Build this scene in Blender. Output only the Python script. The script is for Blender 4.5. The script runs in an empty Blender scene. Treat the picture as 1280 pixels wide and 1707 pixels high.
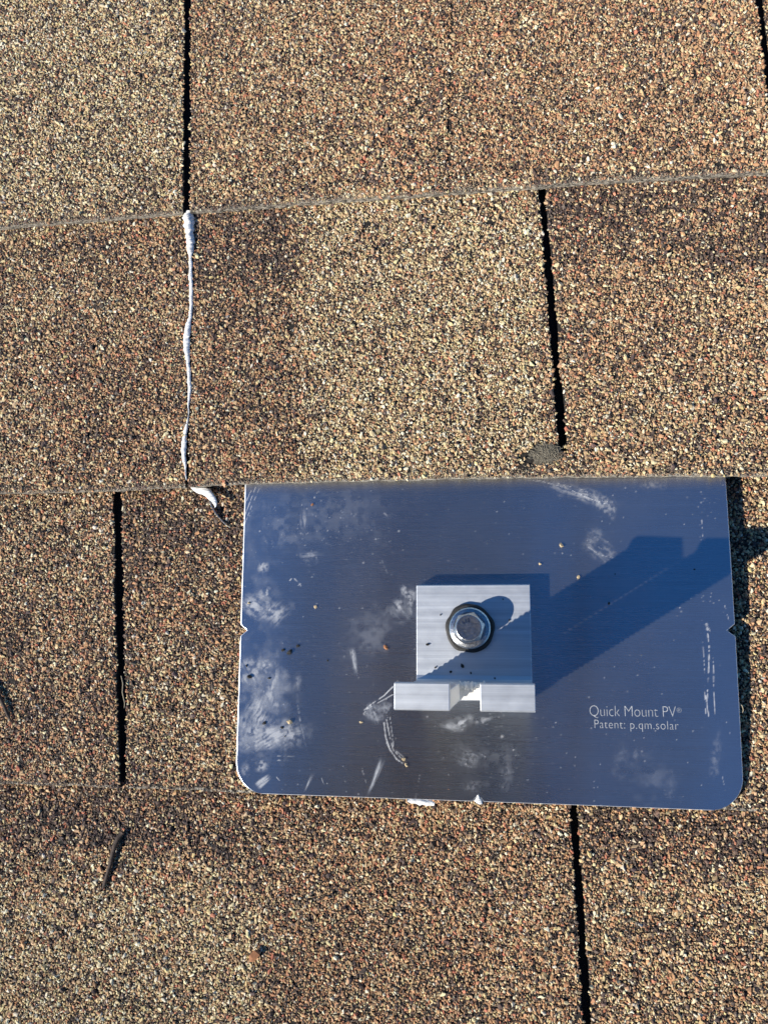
import bpy, math, random
import numpy as np
from mathutils import Vector, Matrix, Euler

rng = np.random.default_rng(7)
random.seed(7)
scn = bpy.context.scene
C = scn.collection

# ------------------------------------------------------------------ camera, sky, sun, exposure
F_PX = 1361.93                                   # focal length in pixels of the 1280 x 1707 photograph
CAM_ROT = (0.1399, 0.1609, 0.0022)
CAM_LOC = np.array([0.0199, -0.0634, 0.3896])
cam = bpy.data.cameras.new('camera')
cam.sensor_fit = 'HORIZONTAL'
cam.sensor_width = 36.0
cam.lens = 36.0 * F_PX / 1280.0
cam.clip_start = 0.005
cam.clip_end = 500
camo = bpy.data.objects.new('camera', cam)
camo.location = CAM_LOC
camo.rotation_euler = CAM_ROT
C.objects.link(camo)
scn.camera = camo

SUN_TRAVEL = Vector((1.35, 0.83, -1.0)).normalized()
SUN_EL = math.asin(-SUN_TRAVEL.z)
world = bpy.data.worlds.new('World')
scn.world = world
world.use_nodes = True
wn = world.node_tree.nodes
sky = wn.new('ShaderNodeTexSky')
sky.sky_type = 'NISHITA'
sky.sun_disc = False
sky.sun_elevation = SUN_EL
sky.sun_rotation = math.atan2(-SUN_TRAVEL.x, -SUN_TRAVEL.y)
sky.air_density = 1.0
sky.dust_density = 0.0
sky.ozone_density = 8.0
wn['Background'].inputs['Strength'].default_value = 0.080
hs = wn.new('ShaderNodeHueSaturation')           # clear, deep blue winter sky
hs.inputs['Saturation'].default_value = 1.12
world.node_tree.links.new(sky.outputs[0], hs.inputs['Color'])
world.node_tree.links.new(hs.outputs[0], wn['Background'].inputs['Color'])

sun = bpy.data.lights.new('sun', 'SUN')
sun.energy = 4.6
sun.angle = math.radians(0.53)
sun.color = (1.0, 0.95, 0.865)
suno = bpy.data.objects.new('sun', sun)
suno.rotation_euler = SUN_TRAVEL.to_track_quat('-Z', 'Y').to_euler()
suno.location = (-1.5, -1.0, 1.2)
C.objects.link(suno)

scn.view_settings.view_transform = 'Standard'
scn.view_settings.look = 'None'
scn.view_settings.gamma = 1.0
scn.view_settings.exposure = 0.70
scn.view_settings.use_curve_mapping = False
scn.render.engine = 'CYCLES'

# ------------------------------------------------------------------ pixel <-> place
RM = np.array(Euler(CAM_ROT, 'XYZ').to_matrix())

def unproject(px, py, z):
    d = RM @ np.array([(px - 640) / F_PX, -(py - 853.5) / F_PX, -1.0])
    t = (z - CAM_LOC[2]) / d[2]
    return CAM_LOC + t * d

def project(P):
    q = (np.asarray(P) - CAM_LOC) @ RM
    return 640 + F_PX * q[..., 0] / -q[..., 2], 853.5 - F_PX * q[..., 1] / -q[..., 2]

# ------------------------------------------------------------------ noise
def hash2(ix, iy, seed):
    h = (ix.astype(np.int64) * 374761393 + iy.astype(np.int64) * 668265263 + seed * 974634777) & 0xffffffff
    h = ((h ^ (h >> 13)) * 1274126177) & 0xffffffff
    return ((h ^ (h >> 16)) & 0xffff) / 65535.0

def vnoise(x, y, seed=0):
    x = np.asarray(x, float); y = np.asarray(y, float)
    ix, iy = np.floor(x), np.floor(y)
    fx, fy = x - ix, y - iy
    fx = fx * fx * (3 - 2 * fx); fy = fy * fy * (3 - 2 * fy)
    a = hash2(ix, iy, seed); b = hash2(ix + 1, iy, seed)
    c = hash2(ix, iy + 1, seed); d = hash2(ix + 1, iy + 1, seed)
    return (a * (1 - fx) + b * fx) * (1 - fy) + (c * (1 - fx) + d * fx) * fy

def fbm(x, y, seed=0, octv=4):
    s = 0; a = 0.5; n = 0
    for k in range(octv):
        s = s + a * vnoise(x * 2 ** k, y * 2 ** k, seed + 17 * k); n += a; a *= 0.5
    return s / n

def sstep(a, b, x):
    t = np.clip((x - a) / (b - a), 0, 1)
    return t * t * (3 - 2 * t)

# ------------------------------------------------------------------ small helpers
def mesh_obj(name, verts, faces, mats, parent=None, smooth=False):
    me = bpy.data.meshes.new(name)
    me.from_pydata([tuple(v) for v in verts], [], [tuple(f) for f in faces])
    me.update()
    for m in (mats if isinstance(mats, (list, tuple)) else [mats]):
        me.materials.append(m)
    if smooth:
        me.polygons.foreach_set('use_smooth', [True] * len(me.polygons))
    o = bpy.data.objects.new(name, me)
    C.objects.link(o)
    if parent:
        o.parent = parent
    return o

def empty(name, loc=(0, 0, 0), rot=(0, 0, 0)):
    o = bpy.data.objects.new(name, None)
    o.empty_display_size = 0.01
    o.location = loc; o.rotation_euler = rot
    C.objects.link(o)
    return o

def tag(o, label=None, cat=None, group=None, kind=None):
    if label: o['label'] = label
    if cat: o['category'] = cat
    if group: o['group'] = group
    if kind: o['kind'] = kind
    return o

class NT:
    """tiny wrapper for building a material"""
    def __init__(self, name):
        self.m = bpy.data.materials.new(name)
        self.m.use_nodes = True
        self.t = self.m.node_tree
        self.b = self.t.nodes['Principled BSDF']
        self.out = self.t.nodes['Material Output']
    def n(self, typ, **kw):
        nd = self.t.nodes.new(typ)
        for k, v in kw.items():
            setattr(nd, k, v)
        return nd
    def l(self, a, b):
        self.t.links.new(a, b)
    def val(self, sock, v):
        sock.default_value = v
    def ramp(self, fac, stops):
        r = self.n('ShaderNodeValToRGB')
        els = r.color_ramp.elements
        while len(els) < len(stops): els.new(0.5)
        for e, (p, c) in zip(els, stops):
            e.position = p; e.color = (*c, 1) if len(c) == 3 else c
        self.l(fac, r.inputs[0])
        return r.outputs[0]
    def math(self, op, a, b=None, clamp=False):
        n = self.n('ShaderNodeMath', operation=op); n.use_clamp = clamp
        for i, s in enumerate((a, b)):
            if s is None: continue
            if isinstance(s, (int, float)): n.inputs[i].default_value = s
            else: self.l(s, n.inputs[i])
        return n.outputs[0]
    def noise(self, scale, detail=3, rough=0.5, vec=None):
        n = self.n('ShaderNodeTexNoise')
        n.inputs['Scale'].default_value = scale
        n.inputs['Detail'].default_value = detail
        n.inputs['Roughness'].default_value = rough
        if vec is not None: self.l(vec, n.inputs['Vector'])
        return n.outputs['Fac']
    def objcoord(self, scale=(1, 1, 1), rot=(0, 0, 0)):
        tc = self.n('ShaderNodeTexCoord'); mp = self.n('ShaderNodeMapping')
        mp.inputs['Scale'].default_value = scale
        mp.inputs['Rotation'].default_value = rot
        self.l(tc.outputs['Object'], mp.inputs['Vector'])
        return mp.outputs[0]
    def bump(self, h, strength, dist):
        b = self.n('ShaderNodeBump')
        b.inputs['Strength'].default_value = strength
        b.inputs['Distance'].default_value = dist
        self.l(h, b.inputs['Height'])
        self.l(b.outputs[0], self.b.inputs['Normal'])

def srgb(r, g, b, k=1.0):
    def f(c):
        c = c / 255.0
        return (c / 12.92 if c <= 0.04045 else ((c + 0.055) / 1.055) ** 2.4) * k
    return (f(r), f(g), f(b))

# ------------------------------------------------------------------ materials
def mat_asphalt():
    t = NT('shingle_asphalt')
    v = t.objcoord()
    n = t.noise(900, 4, 0.6, v)
    t.l(t.ramp(n, [(0.3, (0.006, 0.005, 0.004)), (0.75, (0.03, 0.024, 0.018))]), t.b.inputs['Base Color'])
    t.val(t.b.inputs['Roughness'], 0.9)
    t.bump(n, 0.8, 0.0008)
    return t.m

def mat_edge():
    t = NT('shingle_cut_edge')
    v = t.objcoord((1, 1, 2))
    n = t.noise(480, 5, 0.72, v)
    t.l(t.ramp(n, [(0.39, (0.025, 0.021, 0.016)), (0.47, (0.19, 0.163, 0.125)), (0.59, (0.52, 0.46, 0.36))]), t.b.inputs['Base Color'])
    t.val(t.b.inputs['Roughness'], 0.9)
    t.bump(n, 1.0, 0.0012)
    return t.m

def mat_granule():
    t = NT('granule_stone')
    a = t.n('ShaderNodeAttribute', attribute_type='INSTANCER', attribute_name='gcol')
    t.l(a.outputs['Color'], t.b.inputs['Base Color'])
    t.val(t.b.inputs['Roughness'], 0.75)
    t.val(t.b.inputs['Specular IOR Level'], 0.35)
    return t.m

def mat_far_shingle():
    t = NT('far_shingle_surface')
    v = t.objcoord()
    vor = t.n('ShaderNodeTexVoronoi'); vor.inputs['Scale'].default_value = 820
    t.l(v, vor.inputs['Vector'])
    sep = t.n('ShaderNodeSeparateColor'); t.l(vor.outputs['Color'], sep.inputs[0])
    t.l(t.ramp(sep.outputs[0], [(0.0, (0.03, 0.022, 0.018)), (0.35, (0.17, 0.115, 0.07)), (0.6, (0.33, 0.21, 0.115)), (1.0, (0.6, 0.48, 0.28))]), t.b.inputs['Base Color'])
    t.val(t.b.inputs['Roughness'], 0.85)
    t.bump(t.math('MULTIPLY', vor.outputs['Distance'], -1.0), 1.0, 0.0015)
    return t.m

def mat_plate():
    t = NT('brushed_aluminium_sheet')
    a = t.n('ShaderNodeAttribute', attribute_name='wear')
    sep = t.n('ShaderNodeSeparateColor'); t.l(a.outputs['Color'], sep.inputs[0])
    smudge, scratch, dirt = sep.outputs
    line = t.noise(1.0, 6, 0.75, t.objcoord((28, 4600, 1)))
    line2 = t.noise(1.0, 3, 0.6, t.objcoord((9, 900, 1)))
    cloud = t.noise(22, 4, 0.6, t.objcoord())
    t.l(t.ramp(line, [(0.28, (0.42, 0.46, 0.52)), (0.72, (0.68, 0.73, 0.79))]), t.b.inputs['Base Color'])
    t.val(t.b.inputs['Metallic'], 1.0)
    r = t.math('ADD', t.math('MULTIPLY', cloud, 0.08), 0.24)
    r = t.math('ADD', r, t.math('MULTIPLY', smudge, 0.25), clamp=True)
    r = t.math('ADD', r, t.math('MULTIPLY', t.math('SUBTRACT', line2, 0.5), 0.14), clamp=True)
    t.l(r, t.b.inputs['Roughness'])
    t.val(t.b.inputs['Anisotropic'], 0.95)
    t.val(t.b.inputs['Anisotropic Rotation'], 0.25)
    tg = t.n('ShaderNodeTangent', direction_type='UV_MAP')
    tg.uv_map = 'UVMap'
    t.l(tg.outputs[0], t.b.inputs['Tangent'])
    wave = t.noise(1.0, 2, 0.5, t.objcoord((26, 5, 1)))
    h = t.math('ADD', t.math('MULTIPLY', line, 1.0), t.math('MULTIPLY', line2, 0.6))
    h = t.math('ADD', h, t.math('MULTIPLY', wave, 60.0))
    t.bump(h, 0.25, 0.00003)
    # thin dusty film, hand grease and scuffs on top of the metal
    d = t.n('ShaderNodeBsdfDiffuse')
    d.inputs['Color'].default_value = (0.66, 0.66, 0.66, 1)
    film = t.math('MULTIPLY', t.math('ADD', t.math('MULTIPLY', cloud, 0.035), 0.022), 1.0)
    fac = t.math('ADD', film, t.math('MULTIPLY', smudge, 0.50))
    fac = t.math('ADD', fac, t.math('MULTIPLY', scratch, 0.85), clamp=True)
    mx = t.n('ShaderNodeMixShader')
    t.l(fac, mx.inputs[0]); t.l(t.b.outputs[0], mx.inputs[1]); t.l(d.outputs[0], mx.inputs[2])
    dd = t.n('ShaderNodeBsdfDiffuse'); dd.inputs['Color'].default_value = (0.12, 0.10, 0.075, 1)
    m2 = t.n('ShaderNodeMixShader')
    t.l(t.math('MULTIPLY', dirt, 0.75, clamp=True), m2.inputs[0]); t.l(mx.outputs[0], m2.inputs[1]); t.l(dd.outputs[0], m2.inputs[2])
    t.l(m2.outputs[0], t.out.inputs['Surface'])
    return t.m

def mat_simple(name, col, rough=0.6, metal=0.0, spec=0.5, nscale=None, namp=0.3, bump=0.0, bdist=0.0003):
    t = NT(name)
    t.val(t.b.inputs['Roughness'], rough); t.val(t.b.inputs['Metallic'], metal)
    t.val(t.b.inputs['Specular IOR Level'], spec)
    if nscale:
        n = t.noise(nscale, 5, 0.65, t.objcoord())
        t.l(t.ramp(n, [(0.25, tuple(c * (1 - namp) for c in col)), (0.75, tuple(min(1, c * (1 + namp)) for c in col))]), t.b.inputs['Base Color'])
        if bump: t.bump(n, bump, bdist)
    else:
        t.val(t.b.inputs['Base Color'], (*col, 1))
    return t.m

def mat_bracket():
    t = NT('extruded_aluminium')
    line = t.noise(1.0, 5, 0.7, t.objcoord((25, 2600, 2600)))
    band = t.noise(1.0, 3, 0.6, t.objcoord((4, 420, 420)))
    blot = t.noise(160, 5, 0.65, t.objcoord())
    sc = t.noise(1.0, 2, 0.5, t.objcoord((420, 6000, 2000), (0, 0, 0.5)))
    t.l(t.ramp(t.math('ADD', t.math('MULTIPLY', line, 0.45), t.math('MULTIPLY', band, 0.55)),
               [(0.34, (0.50, 0.525, 0.56)), (0.66, (0.74, 0.77, 0.80))]), t.b.inputs['Base Color'])
    t.val(t.b.inputs['Metallic'], 1.0)
    r = t.math('ADD', t.math('MULTIPLY', blot, 0.16), 0.42)
    r = t.math('ADD', r, t.math('MULTIPLY', band, 0.08))
    t.l(r, t.b.inputs['Roughness'])
    h = t.math('ADD', line, t.math('MULTIPLY', band, 0.8))
    t.bump(h, 0.25, 0.00012)
    d = t.n('ShaderNodeBsdfDiffuse'); d.inputs['Color'].default_value = (0.78, 0.78, 0.78, 1)
    fac = t.math('ADD', t.math('MULTIPLY', blot, 0.12), 0.03)
    fac = t.math('ADD', fac, t.math('MULTIPLY', t.math('GREATER_THAN', sc, 0.70), 0.18), clamp=True)
    mx = t.n('ShaderNodeMixShader')
    t.l(fac, mx.inputs[0]); t.l(t.b.outputs[0], mx.inputs[1]); t.l(d.outputs[0], mx.inputs[2])
    t.l(mx.outputs[0], t.out.inputs['Surface'])
    return t.m

def mat_sealant():
    t = NT('white_sealant')
    n = t.noise(1.0, 4, 0.6, t.objcoord((200, 1500, 300)))
    n2 = t.noise(300, 4, 0.6, t.objcoord())
    t.l(t.ramp(n2, [(0.3, (0.80, 0.775, 0.72)), (0.6, (0.90, 0.885, 0.845))]), t.b.inputs['Base Color'])
    t.val(t.b.inputs['Roughness'], 0.42)
    t.bump(n, 0.8, 0.0009)
    return t.m

M_ASPH = mat_asphalt(); M_EDGE = mat_edge(); M_GRAN = mat_granule(); M_FAR = mat_far_shingle()
M_PLATE = mat_plate(); M_BRACK = mat_bracket(); M_SEAL = mat_sealant()
M_CUT_GLINT = mat_simple('cut_aluminium_glint', (0.80, 0.80, 0.80), 0.5, 0.35)  # cut metal, coloured pale so the border holds its sunlit line
M_SAWN_BOUNCE = mat_simple('sawn_aluminium_bounce', (0.86, 0.83, 0.76), 0.7, 0.0, nscale=1500, namp=0.12, bump=0.9, bdist=0.0006)  # sawn faces; bright cream paints in the bounce light between slot walls
M_ETCH = mat_simple('etched_lettering', (0.37, 0.38, 0.39), 0.7, nscale=2500, namp=0.6)
M_STEEL = mat_simple('stainless_steel', (0.52, 0.52, 0.52), 0.27, 1.0, nscale=1100, namp=0.45, bump=0.5, bdist=0.00025)
M_RUBBER = mat_simple('black_rubber', (0.018, 0.017, 0.016), 0.65, nscale=900, namp=0.5, bump=0.6, bdist=0.0006)
M_TWIG = mat_simple('dry_twig', (0.055, 0.036, 0.026), 0.8, nscale=700, namp=0.5, bump=0.6, bdist=0.0005)
M_STRAW = mat_simple('dry_straw', (0.36, 0.30, 0.20), 0.8)
M_LINT = mat_simple('grey_lint', (0.105, 0.092, 0.066), 0.95, nscale=900, namp=0.5, bump=1.0, bdist=0.001)
M_FIBRE = mat_simple('lint_fibre', (0.24, 0.21, 0.155), 0.9)
M_TAN = mat_simple('tan_stone', (0.50, 0.38, 0.22), 0.8, nscale=1200, namp=0.3)
M_RUST = mat_simple('rust_stone', (0.30, 0.125, 0.05), 0.8, nscale=900, namp=0.4)
M_SOOT = mat_simple('black_crumb', (0.02, 0.018, 0.016), 0.8, nscale=900, namp=0.4)

# ------------------------------------------------------------------ the roof: courses of shingles
T_SH = 0.0036                                   # step from one course to the next
SLAB = 0.0032                                   # thickness of one shingle
Z0 = 0.0020

def lift(row, x):
    """height of a course's lower edge: the third course down is propped up by the metal sheet below it"""
    x = np.asarray(x, float)
    if row == 2:
        return Z0 + 0.0023 + 0.0038 * sstep(0.02, 0.112, x) * (1 - sstep(0.118, 0.19, x)) - 0.0020 * (1 - sstep(-0.20, -0.12, x))
    return np.full_like(x, Z0)

def edge_from_px(pts):
    P = np.array([unproject(a, b, Z0) for a, b in pts])
    return P[:, 0], P[:, 1]

E1 = edge_from_px([(-150, 389), (0, 378), (150, 366), (310, 353), (500, 338), (750, 320), (900, 309), (1100, 296), (1280, 286), (1430, 277)])
E2 = edge_from_px([(-150, 826), (0, 822), (200, 818), (400, 808), (640, 801), (900, 797), (1210, 796), (1280, 797), (1430, 800)])
E3 = edge_from_px([(-150, 1302), (0, 1307), (200, 1313), (300, 1317), (440, 1323), (900, 1339), (1200, 1351), (1280, 1354), (1430, 1359)])

def edge_y(row, x):
    """y of a course's lower edge; rows count down the slope: 1 is the topmost in view"""
    x = np.asarray(x, float)
    w = 0.0005 * (fbm(x * 90, x * 0 + row * 7.3, 5) - 0.5) * 2
    w = w + 0.0007 * (vnoise(x * 330, x * 0 + row * 3.7, 6) - 0.5)
    if row == 1: return np.interp(x, *E1) + w
    if row == 2: return np.interp(x, *E2) + w
    if row == 3: return np.interp(x, *E3) + w
    if row == 0: return np.interp(x, *E1) + 0.1485 + w
    if row == -1: return np.interp(x, *E1) + 0.2970 + w
    return np.interp(x, *E3) - 0.1480 * (row - 3) + w

def ztop(row, x, y):
    y0 = edge_y(row, x); y1 = edge_y(row - 1, x)
    v = (y - y0) / (y1 - y0)
    return Z0 - T_SH * v + (lift(row, x) - Z0) * np.clip(1 - v, 0, 1) - (0.0004 if row == 3 else 0) * np.clip(v, 0, 1) + 0.00025 * (fbm(np.asarray(x) * 40, np.asarray(y) * 40, 9) - 0.5)

def seam(p0, p1):
    a = unproject(*p0, Z0); b = unproject(*p1, Z0)
    k = (b[0] - a[0]) / (b[1] - a[1])
    return lambda y, a=a, k=k: a[0] + k * (np.asarray(y) - a[1])

XL, XR = -0.42, 0.30
left_lim = lambda y: np.asarray(y, float) * 0 + XL
right_lim = lambda y: np.asarray(y, float) * 0 + XR
s1a = seam((309, 0), (311, 345)); s1b = seam((750, 60), (745, 318)); s1c = seam((1269, 0), (1281, 110))
s2a = seam((317, 360), (314, 800)); s2b = seam((905, 325), (937, 735))
s3a = seam((190, 830), (205, 1295)); s3b = lambda y: s3a(y) + 0.327
s4a = seam((957, 1350), (979, 1700)); s4b = lambda y: s4a(y) - 0.330
const = lambda c: (lambda y: np.asarray(y, float) * 0 + c)
SEAMS = {   # row: list of (seam, half width)
    -1: [(const(-0.05), 0.002)],
    0: [(const(-0.29), 0.002), (const(0.04), 0.002)],
    1: [(s1a, 0.0021), (s1b, 0.0002), (s1c, 0.0019)],
    2: [(s2a, 0.0009), (s2b, 0.0021)],
    3: [(s3a, 0.0024), (s3b, 0.002)],
    4: [(s4b, 0.002), (s4a, 0.0020)],
    5: [(const(-0.11), 0.002), (const(0.21), 0.002)],
    6: [(const(-0.28), 0.002), (const(0.05), 0.002)],
}
FUSED_Y = unproject(937, 738, Z0)[1]            # below this the slot of row 2 is clogged and closed

def half_w(row, k, y, base):
    y = np.asarray(y, float)
    h = base + (0.0009 if base > 0.001 else 0.0001) * (fbm(y * 160 + 3 * k, y * 0 + row, 21) - 0.5) * 2
    if row == 2 and k == 1:
        h = np.where(y < FUSED_Y, np.maximum(0.00005, h * sstep(FUSED_Y - 0.004, FUSED_Y, y)), h)
    return h

deck = mesh_obj('roof', [(-2.5, -2.5, -0.0125), (2.5, -2.5, -0.0125), (2.5, 2.5, -0.0125), (-2.5, 2.5, -0.0125)], [(0, 1, 2, 3)], M_FAR)
tag(deck, 'brown granule-covered asphalt shingle roof slope', None, kind='structure')

NXS = 130
def slab(row, xl, xr):
    """one shingle tab: a bent slab from under the course above down to its butt edge"""
    nx, ny = NXS, 22
    V = []
    s = np.concatenate([[0, 0.0036], np.linspace(0.0036, 1, ny - 1)[1:]])
    top = np.zeros((ny, nx, 3))
    for j in range(ny):
        u = np.linspace(0, 1, nx)
        # iterate for the butt edge that follows x
        yy = edge_y(row, 0.0) * np.ones(nx)
        for _ in range(3):
            x0 = xl(yy); x1 = xr(yy)
            xx = x0 + (x1 - x0) * u
            ye = edge_y(row, xx); yu = edge_y(row - 1, xx) + 0.155
            yy = ye + (yu - ye) * s[j]
        top[j, :, 0] = xx; top[j, :, 1] = yy; top[j, :, 2] = ztop(row, xx, yy)
    bot = top.copy(); bot[..., 2] -= SLAB
    V = np.concatenate([top.reshape(-1, 3), bot.reshape(-1, 3)])
    N = nx * ny
    idx = lambda j, i: j * nx + i
    F = []; mi = []
    for j in range(ny - 1):
        for i in range(nx - 1):
            F.append((idx(j, i), idx(j, i + 1), idx(j + 1, i + 1), idx(j + 1, i))); mi.append(1 if j == 0 else 0)
            F.append((N + idx(j, i), N + idx(j + 1, i), N + idx(j + 1, i + 1), N + idx(j, i + 1))); mi.append(0)
    for i in range(nx - 1):
        F.append((idx(0, i), N + idx(0, i), N + idx(0, i + 1), idx(0, i + 1))); mi.append(1)
        F.append((idx(ny - 1, i), idx(ny - 1, i + 1), N + idx(ny - 1, i + 1), N + idx(ny - 1, i))); mi.append(0)
    for j in range(ny - 1):
        F.append((idx(j, 0), idx(j + 1, 0), N + idx(j + 1, 0), N + idx(j, 0))); mi.append(0)
        F.append((idx(j, nx - 1), N + idx(j, nx - 1), N + idx(j + 1, nx - 1), idx(j + 1, nx - 1))); mi.append(0)
    return V, F, mi

# ---- colour blend of the granules, by region of the roof (weights: cream, tan, orange, dark, red)
BLENDS = {
    'cream':  np.array([.46, .20, .07, .25, .02]),
    'yellow': np.array([.42, .30, .09, .17, .02]),
    'mix':    np.array([.24, .27, .19, .27, .03]),
    'orange': np.array([.17, .25, .28, .25, .05]),
    'brown':  np.array([.13, .23, .22, .37, .05]),
    'dark':   np.array([.09, .15, .14, .58, .04]),
}
REGIONS = [  # px box, softness, blend
    ((-200, -200, 308, 360), 8, 'cream'), ((308, -200, 748, 345), 20, 'mix'), ((620, -200, 1275, 320), 40, 'orange'), ((1275, -200, 1500, 300), 8, 'mix'),
    ((-200, 370, 316, 820), 8, 'mix'), ((150, 360, 316, 480), 40, 'brown'), ((100, 560, 300, 815), 50, 'brown'),
    ((316, 340, 900, 810), 8, 'mix'), ((316, 350, 505, 500), 30, 'dark'), ((316, 480, 500, 810), 40, 'brown'), ((505, 320, 925, 800), 25, 'yellow'),
    ((905, 290, 1500, 800), 8, 'mix'), ((905, 300, 1500, 440), 35, 'dark'), ((930, 440, 1150, 620), 50, 'orange'),
    ((-200, 815, 197, 1320), 8, 'mix'), ((-200, 1000, 197, 1320), 60, 'brown'), ((197, 815, 420, 1330), 8, 'brown'), ((197, 815, 420, 930), 30, 'dark'), ((210, 1080, 420, 1310), 40, 'mix'),
    ((1200, 790, 1500, 1360), 8, 'mix'),
    ((-200, 1310, 460, 1900), 15, 'mix'), ((-200, 1310, 460, 1420), 30, 'dark'), ((-200, 1480, 450, 1900), 35, 'yellow'),
    ((455, 1320, 960, 1900), 25, 'orange'), ((455, 1320, 700, 1400), 35, 'brown'), ((960, 1340, 1500, 1900), 8, 'mix'), ((960, 1340, 1500, 1450), 40, 'dark'),
]
PAL = [  # granule colours: cream, tan, orange, dark, red
    np.array([srgb(236, 217, 173), srgb(226, 203, 155), srgb(240, 228, 197), srgb(218, 193, 138)]),
    np.array([srgb(201, 170, 128), srgb(189, 156, 116), srgb(209, 177, 133), srgb(179, 149, 114)]),
    np.array([srgb(204, 157, 113), srgb(194, 144, 103), srgb(212, 167, 125), srgb(180, 135, 99)]),
    np.array([srgb(98, 79, 68), srgb(80, 66, 57), srgb(114, 92, 78), srgb(120, 104, 91), srgb(92, 76, 71)]),
    np.array([srgb(196, 127, 95), srgb(186, 115, 87), srgb(206, 139, 107)]),
]

def granules(P, px, py):
    """colours for granules at positions P"""
    n = len(P)
    Wt = np.tile(BLENDS['mix'], (n, 1))
    jx = px + 26 * (fbm(P[:, 0] * 180, P[:, 1] * 180, 31) - 0.5) * 2
    jy = py + 26 * (fbm(P[:, 0] * 180, P[:, 1] * 180, 37) - 0.5) * 2
    for (x0, y0, x1, y1), s, b in REGIONS:
        hard = s <= 8
        ax, ay = (px, py) if hard else (jx, jy)
        m = sstep(x0 - s, x0 + s, ax) * (1 - sstep(x1 - s, x1 + s, ax)) * sstep(y0 - s, y0 + s, ay) * (1 - sstep(y1 - s, y1 + s, ay))
        Wt = Wt * (1 - m[:, None]) + BLENDS[b] * m[:, None]
    # natural clumping of dark and light granules
    k = (fbm(P[:, 0] * 120, P[:, 1] * 120, 41, 3) - 0.5) * 2
    Wt[:, 3] *= np.clip(1 + 1.3 * k, 0.2, 2.6)
    k2 = (fbm(P[:, 0] * 300, P[:, 1] * 300, 43, 2) - 0.5) * 2
    Wt[:, 0] *= np.clip(1 + 0.9 * k2, 0.2, 2.2)
    Wt /= Wt.sum(1, keepdims=True)
    cum = np.cumsum(Wt, 1)
    r = rng.random(n)
    cls = (r[:, None] > cum).sum(1).clip(0, 4)
    col = np.zeros((n, 3))
    for c in range(5):
        m = cls == c
        col[m] = PAL[c][rng.integers(0, len(PAL[c]), m.sum())]
    col *= (0.78 + 0.4 * rng.random((n, 1)))
    col *= 1 + 0.10 * (rng.random((n, 3)) - 0.5)
    lum = col @ np.array([0.3, 0.59, 0.11])
    col = lum[:, None] + (col - lum[:, None]) * 0.99
    return np.clip(col * GRAN_ALBEDO, 0, 0.8)

GRAN_ALBEDO = 0.82

# geometry-node group that sets one crushed-stone shape on each point
def granule_group():
    g = bpy.data.node_groups.new('granule_scatter', 'GeometryNodeTree')
    g.interface.new_socket('Geometry', in_out='INPUT', socket_type='NodeSocketGeometry')
    g.interface.new_socket('Geometry', in_out='OUTPUT', socket_type='NodeSocketGeometry')
    N = g.nodes
    gi = N.new('NodeGroupInput'); go = N.new('NodeGroupOutput')
    jn = N.new('GeometryNodeJoinGeometry')
    for k in range(9):
        ico = N.new('GeometryNodeMeshIcoSphere'); ico.inputs['Subdivisions'].default_value = 1; ico.inputs['Radius'].default_value = 1.0
        rv = N.new('FunctionNodeRandomValue'); rv.data_type = 'FLOAT_VECTOR'
        rv.inputs[0].default_value = (-0.42,) * 3; rv.inputs[1].default_value = (0.42,) * 3
        [s for s in rv.inputs if s.name == 'Seed'][0].default_value = 11 + k
        sp = N.new('GeometryNodeSetPosition')
        sm = N.new('GeometryNodeSetMaterial'); sm.inputs['Material'].default_value = M_GRAN
        ss = N.new('GeometryNodeSetShadeSmooth'); ss.inputs['Shade Smooth'].default_value = False
        ti = N.new('GeometryNodeGeometryToInstance')
        g.links.new(ico.outputs['Mesh'], sp.inputs['Geometry'])
        g.links.new(rv.outputs[0], sp.inputs['Offset'])
        g.links.new(sp.outputs[0], ss.inputs[0])
        g.links.new(ss.outputs[0], sm.inputs['Geometry'])
        g.links.new(sm.outputs[0], ti.inputs[0])
        g.links.new(ti.outputs[0], jn.inputs[0])
    iop = N.new('GeometryNodeInstanceOnPoints')
    iop.inputs['Pick Instance'].default_value = True
    def attr(name, typ):
        a = N.new('GeometryNodeInputNamedAttribute'); a.data_type = typ
        a.inputs['Name'].default_value = name
        return [o for o in a.outputs if o.enabled and o.name == 'Attribute'][0]
    g.links.new(gi.outputs[0], iop.inputs['Points'])
    g.links.new(jn.outputs[0], iop.inputs['Instance'])
    g.links.new(attr('pick', 'INT'), iop.inputs['Instance Index'])
    er = N.new('FunctionNodeEulerToRotation')
    g.links.new(attr('turn', 'FLOAT_VECTOR'), er.inputs[0])
    g.links.new(er.outputs[0], iop.inputs['Rotation'])
    g.links.new(attr('size', 'FLOAT_VECTOR'), iop.inputs['Scale'])
    g.links.new(iop.outputs[0], go.inputs[0])
    return g

GG = granule_group()

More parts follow.
